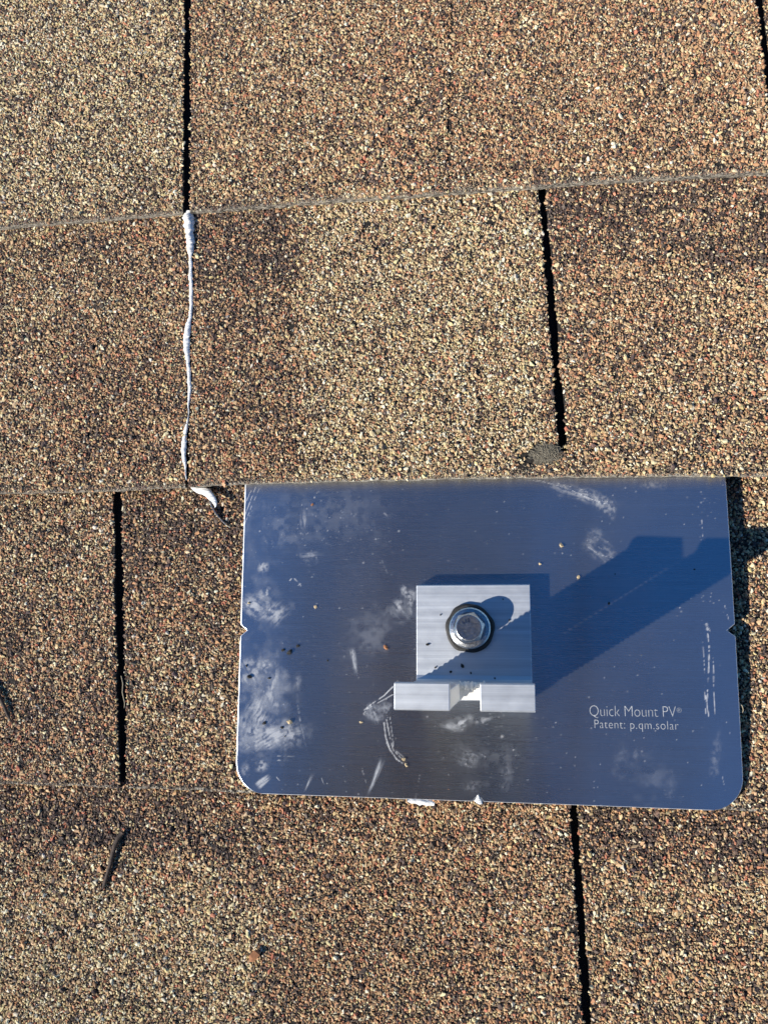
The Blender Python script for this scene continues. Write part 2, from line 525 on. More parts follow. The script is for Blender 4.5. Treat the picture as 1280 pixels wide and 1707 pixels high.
def granule_obj(P, col, diam, parent):
    n = len(P)
    me = bpy.data.meshes.new('granules')
    me.vertices.add(n)
    me.vertices.foreach_set('co', P.astype(np.float32).ravel())
    a = me.attributes.new('pick', 'INT', 'POINT'); a.data.foreach_set('value', rng.integers(0, 9, n).astype(np.int32))
    turn = np.stack([rng.normal(0, 0.42, n), rng.normal(0, 0.42, n), rng.random(n) * 6.283], 1)
    a = me.attributes.new('turn', 'FLOAT_VECTOR', 'POINT'); a.data.foreach_set('vector', turn.astype(np.float32).ravel())
    sz = diam[:, None] * 0.5 * np.stack([1.0 + 0.35 * rng.random(n), 0.7 + 0.3 * rng.random(n), 0.50 + 0.25 * rng.random(n)], 1)
    a = me.attributes.new('size', 'FLOAT_VECTOR', 'POINT'); a.data.foreach_set('vector', sz.astype(np.float32).ravel())
    a = me.attributes.new('gcol', 'FLOAT_COLOR', 'POINT')
    a.data.foreach_set('color', np.concatenate([col, np.ones((n, 1))], 1).astype(np.float32).ravel())
    me.materials.append(M_GRAN)
    o = bpy.data.objects.new('granules', me)
    C.objects.link(o); o.parent = parent
    md = o.modifiers.new('scatter', 'NODES'); md.node_group = GG
    tag(o, kind='stuff')
    return o

def in_view(px, py, m=290):
    return (px > -m) & (px < 1280 + m) & (py > -m) & (py < 1707 + m)

PLATE_W2 = 0.1143
def under_plate(x, y):
    return (x > -PLATE_W2 + 0.004) & (x < PLATE_W2 - 0.016) & (y > -0.1417 + 0.005)

BALD = [(885, 765, 19), (873, 781, 17), (860, 789, 11), (895, 748, 9), (930, 745, 8), (385, 855, 5), (1062, 352, 6), (420, 345, 5), (1130, 1495, 5), (300, 1250, 5), (1075, 650, 4), (730, 250, 4)]
PITCH = 0.00101
n_gran = 0
for row in range(-1, 7):
    bounds = [(left_lim, None, None)] + [(s, w, k) for k, (s, w) in enumerate(SEAMS[row])] + [(right_lim, None, None)]
    for b in range(len(bounds) - 1):
        (sl, wl, kl), (sr, wr, kr) = bounds[b], bounds[b + 1]
        xl = (lambda y, s=sl: s(y)) if wl is None else (lambda y, s=sl, w=wl, k=kl, row=row: s(y) + half_w(row, k, y, w))
        xr = (lambda y, s=sr: s(y)) if wr is None else (lambda y, s=sr, w=wr, k=kr, row=row: s(y) - half_w(row, k, y, w))
        V, F, mi = slab(row, xl, xr)
        seen_px = project(V[:22 * NXS])
        near = bool(in_view(*seen_px).any())
        o = mesh_obj('shingle', V, F, [M_ASPH, M_EDGE, M_FAR], deck)
        fc = V[np.array(F)].mean(1); fin = in_view(*project(fc), 282)
        o.data.polygons.foreach_set('material_index', np.where((np.array(mi) == 0) & ~fin, 2, mi).astype(np.int32))
        if not near:
            continue
        # granules pressed into the weather side
        ymin = float(edge_y(row, np.linspace(XL, XR, 40)).min()); ymax = float(edge_y(row - 1, np.linspace(XL, XR, 40)).max()) + 0.004
        gy = np.arange(ymin, ymax, PITCH * 0.866)
        gx = np.arange(XL, XR, PITCH)
        X, Y = np.meshgrid(gx, gy)
        X = X + (np.arange(len(gy)) % 2)[:, None] * PITCH * 0.5
        X = (X + rng.normal(0, 0.26, X.shape) * PITCH).ravel(); Y = (Y + rng.normal(0, 0.26, Y.shape) * PITCH).ravel()
        ov = 0.0007 * rng.random(X.shape) - 0.0002
        m = (X > xl(Y) - ov) & (X < xr(Y) + ov)
        X, Y = X[m], Y[m]
        ye = edge_y(row, X)
        m = (Y > ye - 0.0001) & (Y < edge_y(row - 1, X) + 0.003)
        X, Y, ye = X[m], Y[m], ye[m]
        Z = ztop(row, X, Y)
        px, py = project(np.stack([X, Y, Z], 1))
        m = in_view(px, py)
        if row == 3: m &= ~under_plate(X, Y)
        # worn strip: granules lost here and there along the butt edge, and a few bald spots
        d = Y - ye
        wear = fbm(X * 55, Y * 20 + row * 3.1, 51, 4)
        bite = 0.0032 * sstep(0.42, 0.66, wear) * (0.4 + 1.2 * vnoise(X * 420, Y * 420 + row, 53))
        loss = 0.93 * (1 - sstep(bite * .55, bite + 1e-5, d)) * (wear > 0.42)
        if row == 1 and b == 2:                        # bare line along the butt joint in the top course
            loss = np.maximum(loss, 0.8 * (1 - sstep(0.0006, 0.0022, np.abs(X - sl(Y)))) * sstep(0.35, 0.5, vnoise(Y * 120, X * 0, 3)))
        loss = np.maximum(loss, 0.9 * sstep(0.80, 0.86, fbm(X * 260, Y * 260, 57, 2)))
        loss = np.maximum(loss, (0.93 if row == 3 else 0.80) * (d < (0.0015 if row == 3 else 0.0008) + 0.0012 * (vnoise(X * 260, X * 0 + row, 59) - .5)))
        gate = sstep(0.50, 0.62, fbm(X * 14 + row * 5.7, X * 0 + 2.2, 71, 3)) if not (row == 1 and b >= 2) else 1.0
        ctr = 0.0030 + 0.0012 * (vnoise(X * 60, X * 0 + row, 73) - .5)
        loss = np.maximum(loss, 0.88 * gate * (1 - sstep(0.0004, 0.0012, np.abs(d - ctr))) * (vnoise(X * 260, Y * 260, 75) > 0.22))
        for (bx, by, br) in BALD:
            loss = np.maximum(loss, 0.96 * (1 - sstep(br * .6, br, np.hypot(px - bx, py - by) + 9 * (vnoise(X * 500, Y * 500, 61) - .5))))
        m &= rng.random(len(X)) > np.maximum(loss, 0.03)
        X, Y, Z, px, py = X[m], Y[m], Z[m], px[m], py[m]
        if len(X) < 20: continue
        diam = np.clip(np.exp(rng.normal(math.log(0.00108), 0.31, len(X))), 0.0006, 0.0026)
        diam *= 0.92 + 0.2 * fbm(X * 25, Y * 25, 63, 2)
        P = np.stack([X, Y, Z + diam * 0.16 + 0.0001 * rng.random(len(X))], 1)
        nf = int(len(X) * 0.022)                         # stone dust and broken crumbs, most of it along the butt edge
        fx = rng.uniform(X.min(), X.max(), nf * 4); fd = np.abs(rng.normal(0, 0.0032, nf * 4)); fy = edge_y(row, fx) + fd
        fz = ztop(row, fx, fy); qx, qy = project(np.stack([fx, fy, fz], 1))
        k = (fx > xl(fy)) & (fx < xr(fy)) & in_view(qx, qy)
        if row == 3: k &= ~under_plate(fx, fy)
        fx, fy, fz, qx, qy = fx[k], fy[k], fz[k], qx[k], qy[k]
        ns = int(len(X) * 0.45)                        # small grains filling the gaps between the big ones
        pick = rng.integers(0, len(X), ns)
        sx_ = X[pick] + rng.normal(0, 0.00065, ns); sy_ = Y[pick] + rng.normal(0, 0.00065, ns)
        k = (sx_ > xl(sy_)) & (sx_ < xr(sy_)) & (sy_ > edge_y(row, sx_) + 0.0004)
        sx_, sy_, sp = sx_[k], sy_[k], pick[k]
        Ps = np.stack([sx_, sy_, ztop(row, sx_, sy_) + 0.00012], 1)
        Pf = np.stack([fx, fy, fz + 0.00015], 1)
        cf = granules(Pf, qx, qy) * 0.55 + 0.09 * np.array([1.0, 0.88, 0.72])
        P2 = np.concatenate([P, Pf, Ps])
        granule_obj(P2, np.concatenate([granules(P, px, py), cf, granules(Ps, px[sp], py[sp])]), np.concatenate([diam, rng.uniform(0.00035, 0.0008, len(Pf)), rng.uniform(0.0005, 0.0009, len(Ps))]), o)
        n_gran += len(P)
print('granules', n_gran)

# ------------------------------------------------------------------ the metal flashing sheet
T_PL = 0.0007
PB, PT = -0.1417, 0.019
def plate_z(x, y):
    """top surface of the sheet: it lies on the left, rises off the shingles on the right"""
    x = np.asarray(x, float); y = np.asarray(y, float)
    s = sstep(0.035, 0.114, x)
    v = (y - PB) / (0.006 - PB)
    zt = Z0 - 0.0011 + 0.0038 * s
    zb = Z0 + 0.0016 + 0.0010 * s
    bow = 0.0016 * s * np.clip(4 * v * (1 - v), 0, 1)
    return zb * (1 - v) + zt * np.minimum(v, 1.15) + bow - np.maximum(v - 1.15, 0) * zb * 0

def on_plate(px, py, dz=0.0):
    z = Z0
    for _ in range(4):
        p = unproject(px, py, z + dz); z = float(plate_z(p[0], p[1]))
    return Vector((p[0], p[1], z + dz))

def on_roof(px, py, row, dz=0.0):
    z = Z0
    for _ in range(4):
        p = unproject(px, py, z + dz); z = float(ztop(row, np.array(p[0]), np.array(p[1])))
    return Vector((p[0], p[1], z + dz))

NOTCH_L = on_plate(398, 1051).y; NOTCH_R = on_plate(1226, 1051).y; NOTCH_B = on_plate(797, 1335).x
RC = 0.0142
def plate_xl(y):
    d = np.clip((PB + RC - y) / RC, 0, 1)
    return -PLATE_W2 + RC * (1 - np.sqrt(1 - d * d)) + 0.0034 * np.clip(1 - np.abs(y - NOTCH_L) / 0.0028, 0, 1)
def plate_xr(y):
    d = np.clip((PB + RC - y) / RC, 0, 1)
    return PLATE_W2 - RC * (1 - np.sqrt(1 - d * d)) - 0.0034 * np.clip(1 - np.abs(y - NOTCH_R) / 0.0028, 0, 1)

def build_plate():
    nx = 600
    ys = np.concatenate([PB + RC * (1 - np.cos(np.linspace(0, math.pi / 2, 70))), np.arange(PB + RC + 0.0004, 0.012, 0.0004), np.arange(0.013, PT, 0.003)])
    ny = len(ys)
    u = np.linspace(0, 1, nx)
    X = plate_xl(ys)[:, None] + (plate_xr(ys) - plate_xl(ys))[:, None] * u[None, :]
    Y = np.repeat(ys[:, None], nx, 1)
    # little V notch in the middle of the lower edge
    nb = 0.0032 * np.clip(1 - np.abs(X - NOTCH_B) / 0.0026, 0, 1)
    Y = Y + nb * np.clip(1 - (Y - PB) / 0.010, 0, 1)
    Z = plate_z(X, Y)
    Z[:, 0] -= 0.00035; Z[:, -1] -= 0.00035; Z[0, :] -= 0.00035          # rolled border
    top = np.stack([X, Y, Z], -1).reshape(-1, 3)
    px, py = project(top)
    idx = np.arange(nx * ny).reshape(ny, nx)
    q = np.stack([idx[:-1, :-1], idx[:-1, 1:], idx[1:, 1:], idx[1:, :-1]], -1).reshape(-1, 4)
    # border loop (left, bottom, right) dropped by the sheet's thickness
    loop = np.concatenate([idx[::-1, 0], idx[0, 1:], idx[1:, -1]])
    low = top[loop].copy(); low[:, 2] -= T_PL
    nb0 = len(top)
    a = loop[:-1]; b = loop[1:]; la = nb0 + np.arange(len(loop) - 1); lb = la + 1
    side = np.stack([a, la, lb, b], 1)
    V = np.concatenate([top, low]); F = np.concatenate([q, side])
    # underside
    under = nb0 + len(low)
    cs = np.linspace(0, nx - 1, 30).astype(int); rs = np.unique(np.concatenate([np.linspace(0, 69, 16).astype(int), np.linspace(69, ny - 1, 30).astype(int)]))
    ub = top.reshape(ny, nx, 3)[np.ix_(rs, cs)].reshape(-1, 3).copy(); ub[:, 2] -= T_PL
    ui = under + np.arange(len(rs) * len(cs)).reshape(len(rs), len(cs))
    uq = np.stack([ui[:-1, :-1], ui[1:, :-1], ui[1:, 1:], ui[:-1, 1:]], -1).reshape(-1, 4)
    V = np.concatenate([V, ub]); F = np.concatenate([F, uq])
    me = bpy.data.meshes.new('plate')
    me.vertices.add(len(V)); me.vertices.foreach_set('co', V.astype(np.float32).ravel())
    me.loops.add(len(F) * 4); me.loops.foreach_set('vertex_index', F.astype(np.int32).ravel())
    me.polygons.add(len(F)); me.polygons.foreach_set('loop_start', np.arange(0, len(F) * 4, 4, dtype=np.int32))
    mi = np.zeros(len(F), np.int32); mi[len(q):len(q) + len(side)] = 1
    qm = np.zeros((ny - 1, nx - 1), np.int32); qm[:, 0] = vnoise(ys[:-1] * 900, ys[:-1] * 0, 81) > 0.22; qm[:, -1] = vnoise(ys[:-1] * 900, ys[:-1] * 0, 83) > 0.3; qm[:6, :] = 1; mi[:len(q)] = qm.ravel()  # outermost cells take the pale metal as a painted sun glint
    me.materials.append(M_PLATE); me.materials.append(M_CUT_GLINT)
    me.update(calc_edges=True)
    me.polygons.foreach_set('material_index', mi)
    sm = np.ones(len(F), bool); sm[mi == 1] = False
    me.polygons.foreach_set('use_smooth', sm)
    uv = me.uv_layers.new(name='UVMap')
    co = V[F.ravel()][:, :2] * 4
    uv.data.foreach_set('uv', co.astype(np.float32).ravel())
    wear = plate_wear(px, py)
    full = np.zeros((len(V), 4), np.float32); full[:, 3] = 1
    full[:len(top), :3] = wear
    at = me.color_attributes.new('wear', 'FLOAT_COLOR', 'POINT')
    at.data.foreach_set('color', full.ravel())
    return me

def plate_wear(px, py):
    """hand grease, scuffs, scratches and dust; one value per point of the sheet"""
    n = len(px)
    sm = np.zeros(n); sc = np.zeros(n); di = np.zeros(n)
    wr = np.random.default_rng(3)
    def blob(cx, cy, rx, ry, ang=0, s=1.0, seed=0, grain=9, streak=0, sdir=0, hollow=0):
        c, si = math.cos(math.radians(ang)), math.sin(math.radians(ang))
        ddx, ddy = px - cx, py - cy
        u = (ddx * c + ddy * si) / rx; v = (-ddx * si + ddy * c) / ry
        rough = (fbm(px / 14, py / 14, seed + 5, 3) - 0.5) * 1.1
        r = np.sqrt(u * u + v * v) + rough
        m = (1 - sstep(-0.1, 1.3, r)) ** 1.3 * 1.15
        if hollow: m = m * sstep(0.1, 0.7, np.sqrt(u * u + v * v) + rough * .5) * 1.3
        t = fbm(px / grain, py / grain, seed + 9, 4)
        if streak:
            a, b = math.cos(math.radians(sdir)), math.sin(math.radians(sdir))
            wx, wy = px + 10 * fbm(px / 22, py / 22, seed + 2, 2), py + 10 * fbm(px / 22, py / 22, seed + 4, 2)
            t = 0.5 * t + 0.5 * fbm((wx * a + wy * b) / 34, (-wx * b + wy * a) / 2.4, seed + 9, 3)
        fine = vnoise(px / 1.7, py / 1.7, seed + 33)
        tex = (0.10 + 1.05 * sstep(0.36, 0.62, t)) * (0.72 + 0.42 * fine)
        return s * m * tex
    def stroke(pts, w0, w1, s=1.0, seed=0, broken=0.0, soft=0.6):
        best = np.full(n, 1e9); tt = np.zeros(n)
        L = [0]
        for a, b in zip(pts[:-1], pts[1:]): L.append(L[-1] + math.hypot(b[0] - a[0], b[1] - a[1]))
        for (a, b, l0) in zip(pts[:-1], pts[1:], L):
            dx, dy = b[0] - a[0], b[1] - a[1]; ll = math.hypot(dx, dy)
            t = np.clip(((px - a[0]) * dx + (py - a[1]) * dy) / (ll * ll), 0, 1)
            d = np.hypot(px - a[0] - t * dx, py - a[1] - t * dy)
            k = d < best
            best = np.where(k, d, best); tt = np.where(k, (l0 + t * ll) / L[-1], tt)
        w = w0 + (w1 - w0) * tt
        m = 1 - sstep(w * (1 - soft), w, best)
        if max(w0, w1) > 2.4:                           # a wiped smear: fades at its ends, streaky along its length
            (ax, ay), (ex, ey) = pts[0], pts[-1]; ln = math.hypot(ex - ax, ey - ay)
            cr = ((px - ax) * (ey - ay) - (py - ay) * (ex - ax)) / ln
            m = m * sstep(-.02, .25, tt) * (1 - sstep(.55, 1.0, tt)) * (0.15 + 1.1 * sstep(.3, .7, fbm(tt * ln / 26, cr / 1.6, seed + 40, 3)))
        t = vnoise(px / 3.0, py / 3.0, seed)
        if broken: m = m * sstep(broken - 0.12, broken + 0.12, vnoise(tt * L[-1] / 3.5, best * 0 + seed, seed + 3))
        return s * m * (0.65 + 0.5 * t)
    add = lambda a, b: np.maximum(a, b)
    # hand marks on the left
    for b in [(425, 1008, 26, 24, 20, .95, 1, 5, 1, 30), (455, 1020, 30, 26, -40, .75, 2, 5, 1, -45), (442, 990, 16, 16, 0, .7, 3, 5),
              (438, 944, 8, 12, 20, .95, 4, 5), (424, 1122, 34, 30, 30, .8, 5, 8, 1, 60), (445, 1108, 14, 12, 0, .7, 6, 5), (452, 1150, 14, 46, 8, .75, 7, 6, 1, 95),
              (430, 1190, 32, 50, 25, .85, 8, 8, 1, 115), (455, 1228, 58, 22, -12, 1.05, 9, 7, 1, -25), (485, 1222, 24, 20, 30, .75, 10, 6), (425, 1222, 24, 34, 20, .7, 11, 7),
              (438, 1165, 52, 95, 8, .38, 60, 26), (425, 1010, 40, 60, 0, .22, 61, 24), (440, 1225, 70, 40, -8, .5, 62, 14), (420, 900, 30, 90, 0, .10, 63, 24), (495, 1135, 10, 22, 5, .5, 12, 5, 1, 95), (436, 1277, 14, 10, 0, .7, 13, 5), (410, 1282, 10, 14, 0, .6, 14, 4),
              (516, 925, 20, 6, -2, .7, 15, 5, 1, 0), (520, 935, 14, 10, 0, .25, 16, 5),
              (676, 985, 12, 12, 0, .8, 17, 4, 1, 60), (668, 1012, 20, 22, 30, .75, 18, 6, 1, 60), (682, 1005, 10, 28, 10, .55, 19, 5), (660, 1025, 40, 20, 0, .22, 20, 8),
              (615, 1060, 40, 60, 30, .16, 21, 12), (545, 860, 120, 60, 0, .10, 22, 10), (470, 880, 60, 60, 0, .14, 23, 10),
              (998, 910, 30, 24, 40, .5, 24, 4, 1, 40, 1), (985, 905, 14, 20, 30, .38, 25, 4, 1, 40),
              (1005, 838, 24, 14, 25, .75, 26, 4), (965, 822, 62, 14, 18, .55, 27, 6, 1, 18), (1020, 848, 8, 16, 0, .5, 28, 4),
              (1088, 808, 20, 10, 0, .25, 29, 4), (770, 1205, 26, 12, -12, .95, 30, 5, 1, -20), (800, 1202, 22, 7, -15, .7, 31, 5), (752, 1212, 20, 6, 10, .5, 32, 5),
              (780, 1262, 34, 30, 20, .24, 33, 4, 1, 20), (845, 1285, 14, 34, 8, .22, 34, 4, 1, 100), (790, 1310, 24, 14, 0, .2, 35, 4), (830, 1255, 40, 20, 0, .10, 36, 6),
              (1090, 1295, 48, 52, 0, .10, 37, 22), (1035, 1270, 18, 44, 5, .11, 38, 14), (1118, 1310, 8, 26, 0, .16, 39, 5, 1, 90), (1058, 1262, 6, 22, 10, .15, 40, 5),
              (1192, 1260, 10, 40, 5, .25, 41, 5), (625, 1190, 22, 18, 0, .8, 42, 4, 1, 70), (640, 1182, 14, 14, 0, .5, 43, 4), (715, 1040, 20, 70, 0, .12, 44, 10)]:
        sm = add(sm, blob(*b))
    # smears with a clear direction
    sm = add(sm, stroke([(505, 838), (507, 886)], 7, 11, .62, 50, soft=.9) * sstep(835, 880, py))
    sm = add(sm, stroke([(586, 1078), (590, 1100), (594, 1132)], 7, 4, .85, 51, soft=.9))
    sm = add(sm, stroke([(427, 1312), (440, 1302), (452, 1292)], 9, 5, 1.2, 52, soft=.6))
    sm = add(sm, stroke([(638, 1262), (628, 1290), (611, 1330)], 8, 2.5, .9, 53, soft=.9))
    sm = add(sm, stroke([(522, 1288), (507, 1322)], 4, 2, .7, 54, soft=.8))
    sm = add(sm, stroke([(494, 1150), (500, 1200), (514, 1262)], 2.6, 1.0, .38, 55, .45))
    sm = add(sm, stroke([(455, 1150), (452, 1182)], 4, 3, .7, 56, soft=.9))
    # scratches and scuffed lines
    for p, w, s, br in [([(405, 868), (426, 812)], .9, .9, .3), ([(404, 884), (420, 842)], .8, .8, .3), ([(411, 835), (421, 813)], .8, .8, .3), ([(422, 838), (432, 815)], .8, .7, .4),
                        ([(404, 850), (416, 822)], .7, .7, .3), ([(483, 968), (488, 962), (494, 968), (499, 972), (502, 978)], 1.1, .9, .3), ([(497, 976), (504, 971)], .8, .7, .3),
                        ([(655, 1145), (640, 1160), (622, 1172), (607, 1184)], 1.5, .95, .25), ([(655, 1158), (630, 1172), (612, 1182), (606, 1190), (612, 1200)], 1.1, .8, .4),
                        ([(640, 1205), (643, 1230), (650, 1250), (661, 1266), (671, 1273)], 1.4, 1.0, .12), ([(644, 1200), (649, 1225), (655, 1250), (668, 1264)], 1.2, .9, .3),
                        ([(650, 1195), (653, 1220), (656, 1246)], 1.0, .8, .35), ([(641, 1215), (645, 1240), (653, 1258)], 1.0, .8, .3), ([(660, 1252), (672, 1262)], 1.0, .7, .4),
                        ([(905, 803), (940, 812), (985, 832), (1010, 840)], 1.0, .7, .3), ([(930, 806), (975, 818), (1015, 842)], .8, .6, .45), ([(880, 800), (910, 803)], .8, .6, .4),
                        ([(980, 912), (1000, 925), (1024, 931)], .8, .45, .3), ([(978, 900), (1002, 915)], .7, .4, .4),
                        ([(1168, 820), (1170, 880), (1172, 905)], 1.3, .6, .62), ([(1178, 1040), (1182, 1080), (1181, 1120), (1178, 1175), (1182, 1200)], 1.7, .9, .5),
                        ([(1171, 1070), (1174, 1120), (1176, 1190)], 1.0, .7, .5), ([(1188, 1090), (1190, 1150), (1191, 1192)], 1.2, .8, .5), ([(1176, 1160), (1181, 1193)], 1.0, .9, .2),
                        ([(1176, 1040), (1183, 1052)], 1.2, .8, .25), ([(1208, 1010), (1216, 1038)], .8, .6, .3), ([(1203, 1290), (1209, 1320)], .8, .4, .4),
                        ([(604, 1285), (612, 1312)], .8, .5, .3), ([(535, 1296), (540, 1308)], .8, .5, .3), ([(463, 1261), (490, 1262)], .8, .6, .3), ([(463, 1268), (480, 1269)], .8, .5, .3),
                        ([(461, 1296), (466, 1302)], .9, .8, .1), ([(636, 932), (640, 944), (646, 956)], .9, .4, .4), ([(640, 855), (645, 860)], .8, .6, .1),
                        ([(690, 1345), (700, 1290)], .6, .3, .4)]:
        sc = add(sc, stroke(p, w * .85 + .2, w * .6 + .2, s * .8, int(p[0][0]) % 97, br, .7))
    # specks of dust and tiny nicks
    k = 420
    cx = np.concatenate([wr.uniform(400, 1235, k), wr.normal(530, 70, 150), wr.normal(790, 60, 60), wr.normal(1175, 10, 60)])
    cy = np.concatenate([wr.uniform(805, 1345, k), wr.normal(880, 40, 150), wr.normal(1230, 40, 60), wr.uniform(820, 1010, 60)])
    r = np.exp(wr.normal(0.0, 0.35, len(cx))) * 0.75
    order = np.argsort(px); sx = px[order]
    for x, y, q in zip(cx, cy, r):
        a, b = np.searchsorted(sx, [x - 4, x + 4]); ii = order[a:b]
        d = np.hypot(px[ii] - x, py[ii] - y)
        sc[ii] = np.maximum(sc[ii], (1 - sstep(q * .3, q * 1.3, d)) * wr.uniform(.12, .6))
    # grime along the shingle edge above
    top = np.interp(px, [400, 640, 900, 1210], [808, 801, 797, 796])
    di = 0.55 * (1 - sstep(0, 22, py - top)) * (0.4 + fbm(px / 22, py / 22, 77, 3))
    return np.stack([np.clip(sm, 0, 1), np.clip(sc, 0, 1), np.clip(di, 0, 1)], 1)

flash = empty('metal_flashing', (0, PB, float(plate_z(0, PB)) - T_PL))
tag(flash, 'smudged brushed aluminium flashing sheet with rounded lower corners tucked under the shingles', 'flashing')
def child_at_world(o, parent):
    """parent o while keeping where it is"""
    o.parent = parent
    o.matrix_parent_inverse = Matrix.LocRotScale(parent.location, parent.rotation_euler, None).inverted()
    return o
po = bpy.data.objects.new('plate', build_plate()); C.objects.link(po)
child_at_world(po, flash)

def lettering(text, p0, p1, thin, space, tall=1.2):
    """etched line of text between two pixels, on the sheet"""
    cu = bpy.data.curves.new('lettering', 'FONT')
    cu.body = text; cu.size = 1.0; cu.offset = thin; cu.space_character = space
    o = bpy.data.objects.new('lettering', cu); C.objects.link(o)
    dg = bpy.context.evaluated_depsgraph_get(); dg.update()
    me = bpy.data.meshes.new_from_object(o.evaluated_get(dg))
    bpy.data.objects.remove(o)
    n = len(me.vertices); co = np.zeros(n * 3, np.float32); me.vertices.foreach_get('co', co); co = co.reshape(-1, 3)
    a = on_plate(*p0); b = on_plate(*p1)
    k = (b.x - a.x) / (co[:, 0].max() - co[:, 0].min())
    th = math.atan2(b.y - a.y, b.x - a.x)
    lx = (co[:, 0] - co[:, 0].min()) * k; ly = co[:, 1] * k * tall
    X = a.x + lx * math.cos(th) - ly * math.sin(th); Y = a.y + lx * math.sin(th) + ly * math.cos(th)
    Z = plate_z(X, Y) + 0.00008
    me.vertices.foreach_set('co', np.stack([X, Y, Z], 1).astype(np.float32).ravel())
    me.materials.clear(); me.materials.append(M_ETCH); me.update()
    o = bpy.data.objects.new('lettering', me); C.objects.link(o)
    child_at_world(o, flash)
    return o
lettering('\u00ae', (1128, 1188), (1136, 1188.2), -0.015, 1.0, 1.0)
tag(lettering('Quick Mount PV', (983, 1194), (1127, 1196), -0.022, 0.98, 1.25), 'first etched line reading Quick Mount PV')
tag(lettering('Patent: p.qm.solar', (991, 1214), (1131, 1217), -0.017, 1.08), 'second etched line reading Patent: p.qm.solar')

# ------------------------------------------------------------------ the L-shaped bracket
FX0, FX1 = -0.0266, 0.0257
FY_TOP, FY_BACK, FY_FRONT = -0.0442, -0.0855, -0.0958
FH, FB = 0.0764, 0.0066
foot_c = ((FX0 + FX1) / 2, -0.070)
slope = math.atan2(float(plate_z(0, -0.05) - plate_z(0, -0.09)), 0.04)
def build_bracket():
    cx, cy = foot_c
    y0, yb, yf = FY_TOP - cy, FY_BACK - cy, FY_FRONT - cy
    slot_z = 0.0235
    stem_b = yf + 0.0079                       # upslope face of the upright, under the lip
    prof = []                                  # (y, z) counter-clockwise seen from +x ... from the toe, over the base, up the upright, down the front
    prof += [(y0 - .0004, 0), (y0, .0004), (y0, FB - .0004), (y0 - .0004, FB)]
    prof += [(stem_b + .0024, FB), (stem_b + .0007, FB + .0007), (stem_b, FB + .0024)]
    pitch = 0.0018; dep = 0.0010
    z = FB + 0.004
    teeth_b = []
    while z < FH - 0.0055:
        teeth_b += [(stem_b, z), (stem_b - dep, z + pitch * 0.5)]
        z += pitch
    low = [q for q in teeth_b if q[1] < slot_z]; high = [q for q in teeth_b if q[1] > slot_z + 0.0003]
    prof += low; prof.append((stem_b - dep * .5, slot_z)); i_back = len(prof) - 1
    prof += high
    prof += [(stem_b, FH - 0.0040), (yb - .0005, FH - 0.0030), (yb, FH - 0.0024), (yb, FH - 0.0005), (yb - .0005, FH)]
    prof += [(yf + .0005, FH), (yf, FH - .0005), (yf, FH - 0.0040)]
    front = []
    z = FH - 0.0055
    while z > FB + 0.004:
        front += [(yf, z), (yf + dep, z - pitch * 0.5)]
        z -= pitch
    fh = [q for q in front if q[1] > slot_z + 0.0003]; fl = [q for q in front if q[1] < slot_z]
    prof += fh; prof.append((yf + dep * .5, slot_z)); i_front = len(prof) - 1
    prof += fl
    prof += [(yf, FB), (yf, .0006), (yf + .0006, 0)]
    n = len(prof)
    zt = float(plate_z(*foot_c)) + FH
    sa = unproject(749.5, 1165, zt)[0] - cx; sb = unproject(800.5, 1168, zt)[0] - cx
    xs = [FX0 - cx, sa, sb, FX1 - cx]
    V = [(x, y, z) for x in xs for (y, z) in prof]
    F = []
    up = lambda i: i_back <= i < i_front      # profile edge i -> i+1 belongs to the prongs
    for i in range(n):
        j = (i + 1) % n
        if up(i):
            F.append((i, j, n + j, n + i)); F.append((2 * n + i, 2 * n + j, 3 * n + j, 3 * n + i))
        else:
            F.append((i, j, n + j, n + i)); F.append((n + i, n + j, 2 * n + j, 2 * n + i)); F.append((2 * n + i, 2 * n + j, 3 * n + j, 3 * n + i))
    F.append(tuple(range(n))[::-1]); F.append(tuple(3 * n + i for i in range(n)))
    pr = list(range(i_back, i_front + 1))
    F.append(tuple(n + i for i in pr)); F.append(tuple(2 * n + i for i in pr[::-1]))
    F.append((n + i_back, n + i_front, 2 * n + i_front, 2 * n + i_back))
    o = mesh_obj('mounting_bracket', V, F, [M_BRACK, M_SAWN_BOUNCE])
    o.data.polygons.foreach_set('material_index', [0] * (len(F) - 3) + [1] * 3)
    import bmesh
    bm = bmesh.new(); bm.from_mesh(o.data)
    bmesh.ops.recalc_face_normals(bm, faces=bm.faces)
    bm.to_mesh(o.data); bm.free()
    bv = o.modifiers.new('softened_edges', 'BEVEL'); bv.width = 0.00028; bv.segments = 2; bv.limit_method = 'ANGLE'; bv.angle_limit = math.radians(60); bv.use_clamp_overlap = True
    return o
brack = build_bracket()
brack.location = (foot_c[0], foot_c[1], float(plate_z(*foot_c)) + 0.0002)
brack.rotation_euler = (slope, 0, 0)
